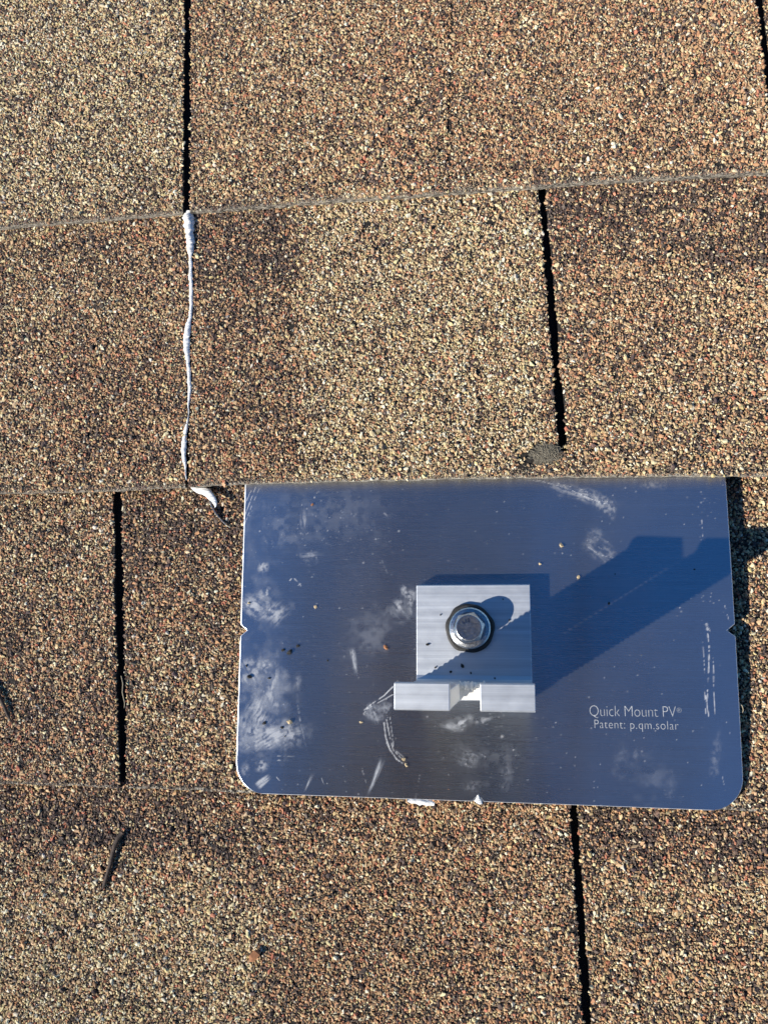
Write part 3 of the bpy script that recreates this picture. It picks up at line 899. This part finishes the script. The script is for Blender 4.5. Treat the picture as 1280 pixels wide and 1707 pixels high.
def burr():
    r = np.random.default_rng(12); V = []; F = []
    zt = float(plate_z(*foot_c)) + FH
    x0 = unproject(749.5, 1165, zt)[0] - foot_c[0]; x1 = unproject(800.5, 1168, zt)[0] - foot_c[0]
    yb = FY_FRONT + 0.0076 - foot_c[1]
    n, m = 34, 9
    for i in range(n):
        x = x0 + 0.0001 + (x1 - x0 - 0.0002) * i / (n - 1)
        up = 0.0006 + 0.0022 * float(fbm(np.array(i * .28), np.array(3.3), 5, 3)); out = 0.0008 + 0.0020 * float(fbm(np.array(i * .45), np.array(7.7), 6, 3))
        for k in range(m):
            a = math.pi * k / (m - 1)
            j = 1 + .25 * (r.random() - .5)
            V.append((x, yb - 0.0012 + out * j * math.cos(a), 0.0233 + up * j * math.sin(a)))
    for i in range(n - 1):
        for k in range(m - 1):
            F.append((i * m + k, i * m + k + 1, (i + 1) * m + k + 1, (i + 1) * m + k))
    return mesh_obj('ragged_burr', V, F, M_SAWN_BOUNCE, brack)
tag(burr(), 'ragged cream-white burr at the bottom of the slot')
tag(brack, 'L-shaped silver aluminium mounting bracket with slotted upright on the metal sheet', 'bracket')

# ------------------------------------------------------------------ the bolt in it
zb = float(plate_z(*foot_c)) + FB + 0.0003
bp = unproject(783.5, 1047.5, zb)
bolt = empty('hex_bolt', (bp[0], bp[1], zb + (bp[1] - foot_c[1]) * math.tan(slope)), (slope, 0, math.radians(12)))
tag(bolt, 'steel hex bolt with flanged head and black rubber washer fastening the bracket', 'bolt')

def lathe(name, prof, mat, parent, seg=64, wob=0.0, seed=0):
    V = []; F = []
    for k in range(seg):
        a = 2 * math.pi * k / seg
        for i, (r, z) in enumerate(prof):
            q = r + wob * (float(fbm(np.array(math.cos(a) * 2.6 + 9), np.array(math.sin(a) * 2.6 + 9), seed, 1)) - 0.45)
            V.append((q * math.cos(a), q * math.sin(a), z))
    n = len(prof)
    for k in range(seg):
        for i in range(n - 1):
            a = k * n + i; b = ((k + 1) % seg) * n + i
            F.append((a, b, b + 1, a + 1))
    return mesh_obj(name, V, F, mat, parent, smooth=False)
lathe('rubber_washer', [(0.004, 0), (0.0097, 0), (0.0111, .0003), (0.0112, .0012), (0.0102, .0019), (0.004, .0017)], M_RUBBER, bolt, 120, 0.0013, 3)
w = lathe('steel_washer', [(0.004, .0016), (0.0090, .0016), (0.0094, .0019), (0.0094, .0026), (0.0088, .0031), (0.0074, .0035), (0.004, .0035)], M_STEEL, bolt, 72)
def hex_head():
    R = 0.0073; V = []; F = []
    zlev = [(.0036, 1.0), (.0086, 1.0), (.0100, None)]
    N = 48
    for li, (z, s) in enumerate([(.0030, 0), (.0084, 0), (.0104, 1)]):
        for k in range(N):
            a = 2 * math.pi * k / N
            aa = (a % (math.pi / 3)) - math.pi / 6
            rh = R * math.cos(math.pi / 6) / math.cos(aa)
            if s == 1: r = 0.0057
            else: r = rh
            zz = z
            if li == 1: zz = .0098 - (rh - R * math.cos(math.pi / 6)) * 1.1      # the chamfer dips at the corners
            V.append((r * math.cos(a), r * math.sin(a), zz))
    for (r, z) in [(0.0054, .0105), (0.0030, .0104)]:
        for k in range(N):
            a = 2 * math.pi * k / N
            V.append((r * math.cos(a), r * math.sin(a), z))
    for li in range(4):
        for k in range(N):
            a = li * N + k; b = li * N + (k + 1) % N
            F.append((a, b, b + N, a + N))
    F.append(tuple(4 * N + k for k in range(N)))
    return mesh_obj('bolt_head', V, F, M_STEEL, bolt)
head = hex_head()
def bar(name, cx, cy, ang, l, w, z0, z1, mat, parent):
    c, s = math.cos(ang), math.sin(ang)
    V = []
    for z, q in ((z0, 1), (z1, .7)):
        for (a, b) in ((-l, -w), (l, -w), (l, w), (-l, w)):
            a *= q if z == z1 else 1; b *= q
            V.append((cx + a * c - b * s, cy + a * s + b * c, z))
    F = [(4, 5, 6, 7), (0, 1, 5, 4), (1, 2, 6, 5), (2, 3, 7, 6), (3, 0, 4, 7)]
    return mesh_obj(name, V, F, mat, parent)
for da in (-24, 0, 24):
    a = math.radians(108 + da)
    bar('grade_mark', 0.0033 * math.cos(a), 0.0033 * math.sin(a), a, 0.0012, 0.00022, .0103, .0109, M_STEEL, head)
bar('grade_mark', 0.0031, 0.0008, 0.4, 0.0005, 0.00022, .0103, .0109, M_STEEL, head)

# ------------------------------------------------------------------ white sealant
def loft(path, mat, name, seg=14, seed=0, flat=1.0, wob=0.12):
    """rounded bead along a list of (Vector, half width, height)"""
    n = len(path); V = []; F = []
    for i, (p, hw, h) in enumerate(path):
        a = path[max(i - 1, 0)][0]; b = path[min(i + 1, n - 1)][0]
        t = (b - a); t.z = 0
        t = t.normalized() if t.length > 1e-9 else Vector((0, -1, 0))
        side = Vector((-t.y, t.x, 0))
        for k in range(seg):
            th = 2 * math.pi * k / seg
            j = 1 + wob * (float(vnoise(i * 0.55, k * 0.8, seed)) - 0.5) * 2
            c, s = math.cos(th), math.sin(th)
            V.append(p + side * (hw * j * c) + Vector((0, 0, h * j * (s if s > 0 else s * 0.35))))
    for i in range(n - 1):
        for k in range(seg):
            a = i * seg + k; b = i * seg + (k + 1) % seg
            F.append((a, b, b + seg, a + seg))
    F.append(tuple(range(seg))); F.append(tuple((n - 1) * seg + k for k in range(seg))[::-1])
    return mesh_obj(name, V, F, mat, None, smooth=True)

def dense(pts, step):
    """subdivide a list of tuples linearly with smooth widths"""
    P = np.array(pts, float); d = np.concatenate([[0], np.cumsum(np.hypot(np.diff(P[:, 0]), np.diff(P[:, 1])))])
    t = np.arange(0, d[-1] + step * .5, step).clip(0, d[-1])
    return [tuple(np.interp(tt, d, P[:, k]) for k in range(P.shape[1])) for tt in t]

PXM = 0.000283
bead = [(315, 354, 16), (315, 362, 20), (315, 374, 20), (317, 390, 16), (318, 408, 14), (318, 425, 10), (318, 445, 8), (318.5, 470, 9), (319, 490, 9), (318.5, 510, 8), (317, 530, 9),
        (314, 545, 13), (311.5, 560, 16), (311, 574, 16), (312, 588, 12), (313.5, 605, 9), (315, 625, 9), (316, 645, 9), (315.5, 660, 6.5), (314.5, 680, 3.4), (314.5, 692, 1.6), (313, 702, 4),
        (310, 714, 8), (307.5, 730, 10), (306.5, 748, 11), (307, 764, 10), (308.5, 775, 6), (309.5, 783, 3), (310, 790, 3), (310.5, 800, 2.5)]
path = []
for i, (x, y, wd) in enumerate(dense(bead, 2)):
    wd *= (1 + 0.30 * (float(vnoise(y / 4.0, 2.0, 8)) - 0.5) + 0.25 * (float(vnoise(y / 1.7, 6.0, 28)) - 0.5)) * (0.82 if y > 420 else 0.95)
    hw = wd * PXM * 0.5
    path.append((on_roof(x + 0.9 * (float(vnoise(y / 6.0, 4.0, 18)) - .5), y, 2, 0.0006), hw, max(0.0006, hw * (0.95 if y < 420 else 0.62))))
tag(loft(path, M_SEAL, 'sealant_bead', seed=4, wob=0.24), 'long thin white sealant bead running down the shingle joint', 'sealant')

drip = [(317, 809, 4, .6), (323, 813, 9, .9), (331, 817, 11, 1.4), (340, 819, 14, 2.2), (347, 822, 15, 3.2), (352, 828, 12, 4.2), (357, 834, 10, 5.0), (359.5, 840, 7, 5.6), (359, 845, 2.4, 5.6), (357, 847, 1.4, 5.0)]
path = []
for (x, y, wd, hz) in dense(drip, 2):
    path.append((on_roof(x, y, 3, hz * 0.001), wd * PXM * 0.5, max(0.0003, wd * PXM * 0.30)))
tag(loft(path, M_SEAL, 'sealant_drip', seed=9, wob=0.2), 'curled white sealant blob hanging over the shingle edge beside the sheet corner', 'sealant')

sq = [(679, 1334, 4, 0), (687, 1335.5, 8, 0), (698, 1337, 10, 0), (708, 1338, 9, 0), (717, 1339, 9, 0), (724, 1341, 5, 0)]
path = [(on_plate(x, y, -0.0004), wd * PXM * .5, 0.0007) for (x, y, wd, _) in dense(sq, 2)]
tag(loft(path, M_SEAL, 'squeezed_sealant', seed=12, wob=0.3), 'flat white sealant squeezed out under the lower edge of the metal sheet', 'sealant')
sq = [(797, 1326, 3, 0), (797, 1330, 6, 0), (797.5, 1334, 11, 0), (797, 1338, 14, 0), (796, 1340, 5, 0)]
path = [(on_plate(x, y, -0.0002), wd * PXM * .5, 0.0006) for (x, y, wd, _) in dense(sq, 1.5)]
tag(loft(path, M_SEAL, 'squeezed_sealant', seed=15, wob=0.3), 'small white sealant peak filling the notch in the sheet lower edge', 'sealant')

# ------------------------------------------------------------------ twigs, straw, lint, crumbs
def stick(name, pts, row, mat, label, cat, lifts, group=None, plate=False):
    path = []
    D = dense([(a, b, c, l) for (a, b, c), l in zip(pts, lifts)], 2.5)
    for (x, y, wd, lz) in D:
        p = on_plate(x, y, lz * 0.001) if plate else on_roof(x, y, row, lz * 0.001)
        path.append((p, wd * PXM * .5, wd * PXM * .5))
    return tag(loft(path, mat, name, seg=8, seed=len(name) + int(pts[0][0]), wob=0.15), label, cat, group)
stick('twig', [(205, 1388, 7), (197, 1398, 9), (191, 1412, 9), (186, 1432, 8), (180, 1455, 7), (174, 1475, 6), (171, 1484, 3)], 4, M_TWIG, 'short bent dry brown twig lying on tan shingle granules', 'twig', [1.9, 2.1, 2.2, 2.0, 1.8, 1.5, 1.3])
stick('twig', [(-14, 1140, 8), (0, 1163, 8), (8, 1180, 7), (14, 1194, 6), (18, 1202, 3)], 3, M_TWIG, 'dark twig cut off by the roof area beside the left slot', 'twig', [1.9, 2.0, 1.8, 1.5, 1.3])
stick('straw', [(202, 1127, 1.6), (205, 1140, 1.9), (204, 1155, 1.9), (208, 1172, 1.6), (207, 1182, 1.0)], 3, M_STRAW, 'pale hair-thin straw stuck in the dark shingle slot', 'straw', [1.6, 2.0, 2.2, 2.0, 1.5])
stick('straw', [(1232, 1172, 1.2), (1237, 1177, 1.5), (1239, 1184, 1.4), (1237, 1190, 1.0)], 3, M_STRAW, 'tiny curled straw beside the raised sheet edge', 'straw', [4.0, 4.2, 4.0, 3.6])
path = []
for (x, y, hz) in dense([(349, 826, 2.0), (351, 834, 2.2), (354, 846, 2.0), (361, 857, 1.8), (370, 868, 1.2), (378, 876, .8), (384, 880, .4)], 2):
    path.append((on_roof(x, y, 3, 0.0010), 0.00010, hz * 0.001))
tag(loft(path, M_SEAL, 'sealant_ribbon', seg=8, seed=21, wob=.2), 'thin upright sealant ribbon trailing from the curled white blob', 'sealant')

def rock(name, loc, size, mat, seed, label, cat, group=None, flat=.6):
    r = np.random.default_rng(seed)
    import bmesh
    bm = bmesh.new(); bmesh.ops.create_icosphere(bm, subdivisions=1, radius=1)
    for v in bm.verts:
        v.co += Vector(r.uniform(-.33, .33, 3)); v.co.x *= size * r.uniform(.95, 1.05) * 1.15; v.co.y *= size * .85; v.co.z *= size * flat
    me = bpy.data.meshes.new(name); bm.to_mesh(me); bm.free(); me.materials.append(mat)
    zmin = min(v.co.z for v in me.vertices)
    o = bpy.data.objects.new(name, me); C.objects.link(o)
    o.location = Vector(loc) - Vector((0, 0, zmin * 0.9)); o.rotation_euler = (0, 0, r.uniform(0, 6.28))
    return tag(o, label, cat, group)
TANS = [(521, 841, 2.2), (526, 1012, 3.2), (643, 1080, 4.6), (935, 909, 3.4), (900, 940, 2.6), (964, 962, 3.0), (483, 1203, 4.2), (602, 1204, 2.8), (673, 1266, 3.4), (677, 1275, 3.2), (415, 1005, 2.2)]
for i, (x, y, s) in enumerate(TANS):
    m = M_RUST if i in (0, 2) else M_TAN
    if i in (0, 2):
        lb, gp = 'tiny rust-brown stone granule lying loose on the metal sheet', 'rust-brown granules on the sheet'
    else:
        lb, gp = 'tiny pale tan stone granule lying loose on the metal sheet', 'tan granules on the sheet'
    if i in (8, 9): lb, gp = 'tiny tan granule at the lower end of the curved white scratch', 'granules at the scratch'
    if i == 6: lb, gp = 'oval tan granule on the whitish hand smudge', None
    if i == 0: lb, gp = 'rust-brown speck of granule near the vertical smear on the sheet', None
    if i == 2: lb, gp = 'rust-brown granule between the bracket and the short white smear', None
    rock('loose_granule', on_plate(x, y), s * PXM, m, 100 + i, lb, 'granule', gp)
BLACKS = [(472, 1084, 3.2), (483, 1087, 4.6), (497, 1077, 3.4), (411, 1110, 2), (416, 1129, 4.4), (449, 1131, 2.6), (441, 1206, 3), (470, 1213, 2.2), (475, 1228, 1.4), (1015, 1006, 2.2), (1157, 949, 1.4), (1025, 957, 1.2), (546, 1101, 1.8)]
for i, (x, y, s) in enumerate(BLACKS):
    lb, gp = ('dark crumb in the little row of three on the metal sheet', 'three dark crumbs in a row') if i < 3 else ('tiny black crumb on the whitish hand smudges of the sheet', 'black crumbs on the hand smudges') if i < 9 else ('tiny black speck on clean metal away from the smudges', 'black specks on clean metal')
    rock('rubber_crumb', on_plate(x, y), s * PXM, M_SOOT, 140 + i, lb, 'crumb', gp)
def on_base(px, py):
    p = unproject(px, py, zb); return Vector((p[0], p[1], zb + (p[1] - foot_c[1]) * math.tan(slope)))
for i, (x, y, s) in enumerate([(713, 1074.5, 2.6), (734, 1025, 1.6), (838, 999, 1.4), (849, 1034, 1.6), (771, 1110, 3.2), (751, 1120, 2.4), (785, 1122, 1.8), (825, 1131, 2.0), (726, 1113, 2.2)]):
    rock('rubber_crumb', on_base(x, y), s * PXM, M_SOOT, 180 + i, 'tiny black rubber crumb on the bracket base around the bolt', 'crumb', 'black crumbs on the bracket')
p = on_roof(425, 1593, 4, 0.0006)
rock('pebble', p, 10 * PXM, M_RUST, 201, 'small rust-brown pebble half sunk among tan granules', 'pebble', None, .6)

# grey lint clump at the foot of the clogged slot
def lint(cx, cy, rx, ry, hz, nf, label, seed):
    r = np.random.default_rng(seed)
    root = empty('lint_clump', on_roof(cx, cy, 2, 0.0006))
    tag(root, label, 'lint')
    V = []; F = []; nr, ns = 9, 36
    for i in range(nr):
        q = i / (nr - 1)
        for k in range(ns):
            a = 2 * math.pi * k / ns
            w = 0.45 + 1.0 * float(vnoise(2 + math.cos(a) * 2.6, 2 + math.sin(a) * 2.6, seed))
            x, y = rx * PXM * q * w * math.cos(a), ry * PXM * q * w * math.sin(a)
            z = hz * (1 - q ** 2.2) * (0.2 + 1.6 * float(vnoise(x * 1100 + 50, y * 1100 + 50, seed + 1)))
            V.append((x, y, z))
    for i in range(nr - 1):
        for k in range(ns):
            a = i * ns + k; b = i * ns + (k + 1) % ns
            F.append((a, a + ns, b + ns, b))
    mesh_obj('felted_core', V, F, M_LINT, root)
    V = []; F = []
    for f in range(nf):
        a = r.uniform(0, 6.28); q = math.sqrt(r.random()) * 0.95
        p = np.array([rx * PXM * q * math.cos(a), ry * PXM * q * math.sin(a)])
        d = r.uniform(0, 6.28); L = r.uniform(.0012, .004); kx = r.normal(0, 900)
        hw = r.uniform(.00006, .00013)
        for s in range(7):
            t = s / 6
            z = hz * max(0, 1 - (np.hypot(p[0] / (rx * PXM), p[1] / (ry * PXM))) ** 2) + 0.0003 + 0.0005 * math.sin(t * 3.1) * r.random()
            nx, ny = -math.sin(d), math.cos(d)
            V += [(p[0] + nx * hw, p[1] + ny * hw, z), (p[0] - nx * hw, p[1] - ny * hw, z), (p[0], p[1], z + hw * 1.4)]
            p = p + np.array([math.cos(d), math.sin(d)]) * L / 6; d += kx * L / 6
        b = f * 21
        for s in range(6):
            for e in range(3):
                F.append((b + s * 3 + e, b + s * 3 + (e + 1) % 3, b + s * 3 + 3 + (e + 1) % 3, b + s * 3 + 3 + e))
    tag(mesh_obj('fibres', V, F, M_FIBRE, root), kind='stuff')
    return root
lint(912, 757, 25, 17, 0.0010, 240, 'grey fuzzy lint clump stuck at the lower end of the shingle slot', 5)

# ------------------------------------------------------------------ the photographer, mirrored in the brushed sheet
def skinned(name, joints, bones, mat, parent=None, root=0, sub=2):
    me = bpy.data.meshes.new(name)
    me.from_pydata([j[0] for j in joints], bones, [])
    o = bpy.data.objects.new(name, me); C.objects.link(o)
    md = o.modifiers.new('skin', 'SKIN')
    for i, (v, d) in enumerate(zip(me.skin_vertices[0].data, joints)):
        r = d[1]; v.radius = r if isinstance(r, tuple) else (r, r)
        v.use_root = (i == root)
    sb = o.modifiers.new('sub', 'SUBSURF'); sb.levels = sub; sb.render_levels = sub
    dg = bpy.context.evaluated_depsgraph_get(); dg.update()
    m2 = bpy.data.meshes.new_from_object(o.evaluated_get(dg))
    bpy.data.objects.remove(o)
    m2.materials.clear()
    for m in mat: m2.materials.append(m)
    m2.polygons.foreach_set('use_smooth', [True] * len(m2.polygons))
    o = bpy.data.objects.new(name, m2); C.objects.link(o)
    if parent: o.parent = parent
    return o

M_SKIN = mat_simple('skin', (0.42, 0.25, 0.17), 0.55, nscale=60, namp=0.12)
M_CLOTH = mat_simple('dark_work_cloth', (0.040, 0.034, 0.029), 0.9, nscale=900, namp=0.3, bump=0.4, bdist=0.001)
M_CAP = mat_simple('dark_hat_cloth', (0.02, 0.02, 0.022), 0.9, nscale=1200, namp=0.3)
M_PHONE = mat_simple('phone_case', (0.015, 0.015, 0.016), 0.45)
M_LENS = mat_simple('lens_glass', (0.01, 0.01, 0.014), 0.05)
M_SCREEN = mat_simple('phone_screen', (0.02, 0.02, 0.02), 0.08)

cam_m = Matrix.LocRotScale(Vector(CAM_LOC), Euler(CAM_ROT, 'XYZ'), None)
PH_UP = 0.016                                   # lens stands this far in front of the phone's back
ph = empty('smartphone', cam_m @ Vector((-0.022, -0.052, PH_UP)), CAM_ROT)
tag(ph, 'black smartphone held above the roof, mirrored in the metal sheet', 'phone')
def rbox(name, sx, sy, z0, z1, r, mat, parent, loc=(0, 0)):
    V = []; pts = []
    for cx, cy, a0 in ((1, 1, 0), (-1, 1, 90), (-1, -1, 180), (1, -1, 270)):
        for k in range(7):
            a = math.radians(a0 + 15 * k)
            pts.append((loc[0] + cx * (sx - r) + r * math.cos(a), loc[1] + cy * (sy - r) + r * math.sin(a)))
    n = len(pts)
    V = [(x, y, z0) for x, y in pts] + [(x, y, z1) for x, y in pts]
    F = [tuple(range(n))[::-1], tuple(range(n, 2 * n))] + [(i, (i + 1) % n, n + (i + 1) % n, n + i) for i in range(n)]
    return mesh_obj(name, V, F, mat, parent)
rbox('case', 0.037, 0.074, 0.0, 0.009, 0.010, M_PHONE, ph)
rbox('screen', 0.034, 0.071, 0.0091, 0.0096, 0.008, M_SCREEN, ph)
isl = rbox('camera_island', 0.018, 0.018, -0.0025, -0.0001, 0.006, M_PHONE, ph, (0.017, 0.053))
for dx, dy in ((0.009, 0.062), (0.009, 0.044), (0.026, 0.053)):
    rbox('lens', 0.006, 0.006, -0.0045, -0.0026, 0.0059, M_LENS, isl, (dx, dy))

def arm_pts(side):
    g = Vector(ph.matrix_basis @ Vector((side * 0.040, -0.030, 0.006)))        # where the palm meets the phone
    return g
gl, gr = arm_pts(-1), arm_pts(1)
J = []; B = []
LEAN = -0.11
def add(p, r, parent=None, o=1):
    J.append(((p[0] + LEAN * o, p[1], p[2]), r)); i = len(J) - 1
    if parent is not None: B.append((parent, i))
    return i
pel = add((0.0, -0.78, 0.27), (0.155, 0.12))
wai = add((0.0, -0.66, 0.42), (0.140, 0.105), pel)
che = add((-0.01, -0.42, 0.62), (0.160, 0.115), wai)
nec0 = add((-0.02, -0.26, 0.70), (0.075, 0.065), che)
nec = add((-0.025, -0.18, 0.725), (0.055, 0.055), nec0)
hd0 = add((-0.03, -0.125, 0.73), (0.068, 0.072), nec)
hd = add((-0.03, -0.055, 0.715), (0.078, 0.095), hd0)
hd2 = add((-0.03, 0.005, 0.705), (0.050, 0.066), hd)
for s, g in ((-1, gl), (1, gr)):
    sh = add((s * 0.19 - 0.01, -0.34, 0.64), 0.062, che)
    el = add((s * 0.25 - 0.0, -0.30, 0.475), 0.047, sh)
    fo = add((s * 0.19 + 0.05, -0.215, 0.46), 0.041, el)
    wr_ = add((g.x + s * 0.040, g.y - 0.060, g.z + 0.020), 0.026, fo, 0)
    pa = add((g.x + s * 0.018, g.y - 0.018, g.z + 0.010), (0.026, 0.017), wr_, 0)
    hip = add((s * 0.11, -0.74, 0.22), 0.095, pel)
    kn = add((s * 0.17, -0.47, 0.085), 0.068, hip)
    sn = add((s * 0.16, -0.66, 0.062), 0.052, kn)
    an = add((s * 0.14, -0.87, 0.060), 0.040, sn)
    ft = add((s * 0.14, -0.95, 0.045), 0.036, an)
person = skinned('person', J, B, [M_CLOTH, M_SKIN])
mi = []
for p in person.data.polygons:
    c = p.center
    hand = min((c - gl).length, (c - gr).length) < 0.078
    face = c.y > -0.17 and c.z > 0.63
    mi.append(1 if hand or face else 0)
person.data.polygons.foreach_set('material_index', mi)
tag(person, 'person in dark clothes and added brimmed hat kneeling over the roof with a phone', 'person')
# fingers, each its own tapered chain rooted in the palm and closed on the phone's edge
for s, g in ((-1, gl), (1, gr)):
    M = ph.matrix_basis
    for k, (dy, ln) in enumerate(((0.012, 0.9), (-0.008, 1.0), (-0.027, 0.95), (-0.045, 0.75))):
        pts = [((s * 0.056, -0.040 + dy * 0.5, 0.008), .0092), ((s * 0.050, -0.034 + dy, -0.006), .0088), ((s * (0.044 - 0.012 * ln), -0.032 + dy, -0.0105), .0080), ((s * (0.040 - 0.026 * ln), -0.030 + dy, -0.0100), .0070)]
        skinned('finger', [(tuple(M @ Vector(p)), r) for p, r in pts], [(0, 1), (1, 2), (2, 3)], [M_SKIN], person)
    pts = [((s * 0.054, -0.050, 0.014), .0112), ((s * 0.048, -0.030, 0.022), .0102), ((s * 0.036, -0.012, 0.021), .0092), ((s * 0.026, 0.004, 0.0195), .0078)]
    skinned('thumb', [(tuple(M @ Vector(p)), r) for p, r in pts], [(0, 1), (1, 2), (2, 3)], [M_SKIN], person)
# face and hat; the brim is added to widen the sheet's dark reflection
hm = Matrix.Translation((-0.03 + LEAN, -0.055, 0.715)) @ Euler((math.radians(-8), 0, 0)).to_matrix().to_4x4()   # crown towards +y, face down -z
def lump(name, c, r, mat):
    import bmesh
    bm = bmesh.new(); bmesh.ops.create_uvsphere(bm, u_segments=16, v_segments=10, radius=1)
    for v in bm.verts: v.co = hm @ Vector((c[0] + v.co.x * r[0], c[1] + v.co.y * r[1], c[2] + v.co.z * r[2]))
    me = bpy.data.meshes.new(name); bm.to_mesh(me); bm.free(); me.materials.append(mat)
    me.polygons.foreach_set('use_smooth', [True] * len(me.polygons))
    o = bpy.data.objects.new(name, me); C.objects.link(o); o.parent = person
    return o
lump('nose', (0, -0.020, -0.098), (0.015, 0.022, 0.016), M_SKIN)
lump('mouth', (0, -0.055, -0.082), (0.024, 0.006, 0.008), M_RUST)
for s in (-1, 1):
    lump('eye', (s * 0.030, 0.004, -0.084), (0.013, 0.009, 0.009), M_SOOT)
    lump('ear', (s * 0.080, -0.010, -0.005), (0.010, 0.030, 0.018), M_SKIN)
lump('hat_crown', (0, 0.060, 0.020), (0.094, 0.060, 0.100), M_CAP)
def brim():
    V = []; F = []; n = 48
    q = Matrix.Translation(hm @ Vector((0, 0.030, 0.0))) @ Euler((math.radians(-52), 0, 0)).to_matrix().to_4x4()
    for r, z in ((0.085, 0.0), (0.125, -0.004), (0.165, -0.014), (0.165, -0.011), (0.125, -0.001), (0.085, 0.003)):
        for k in range(n):
            a = 2 * math.pi * k / n
            V.append(q @ Vector((r * math.cos(a), r * math.sin(a), z + 0.006 * math.cos(2 * a))))
    for i in range(5):
        for k in range(n):
            a = i * n + k; b = i * n + (k + 1) % n
            F.append((a, b, b + n, a + n))
    return mesh_obj('added_hat_brim', V, F, M_CAP, person, smooth=True)
brim()
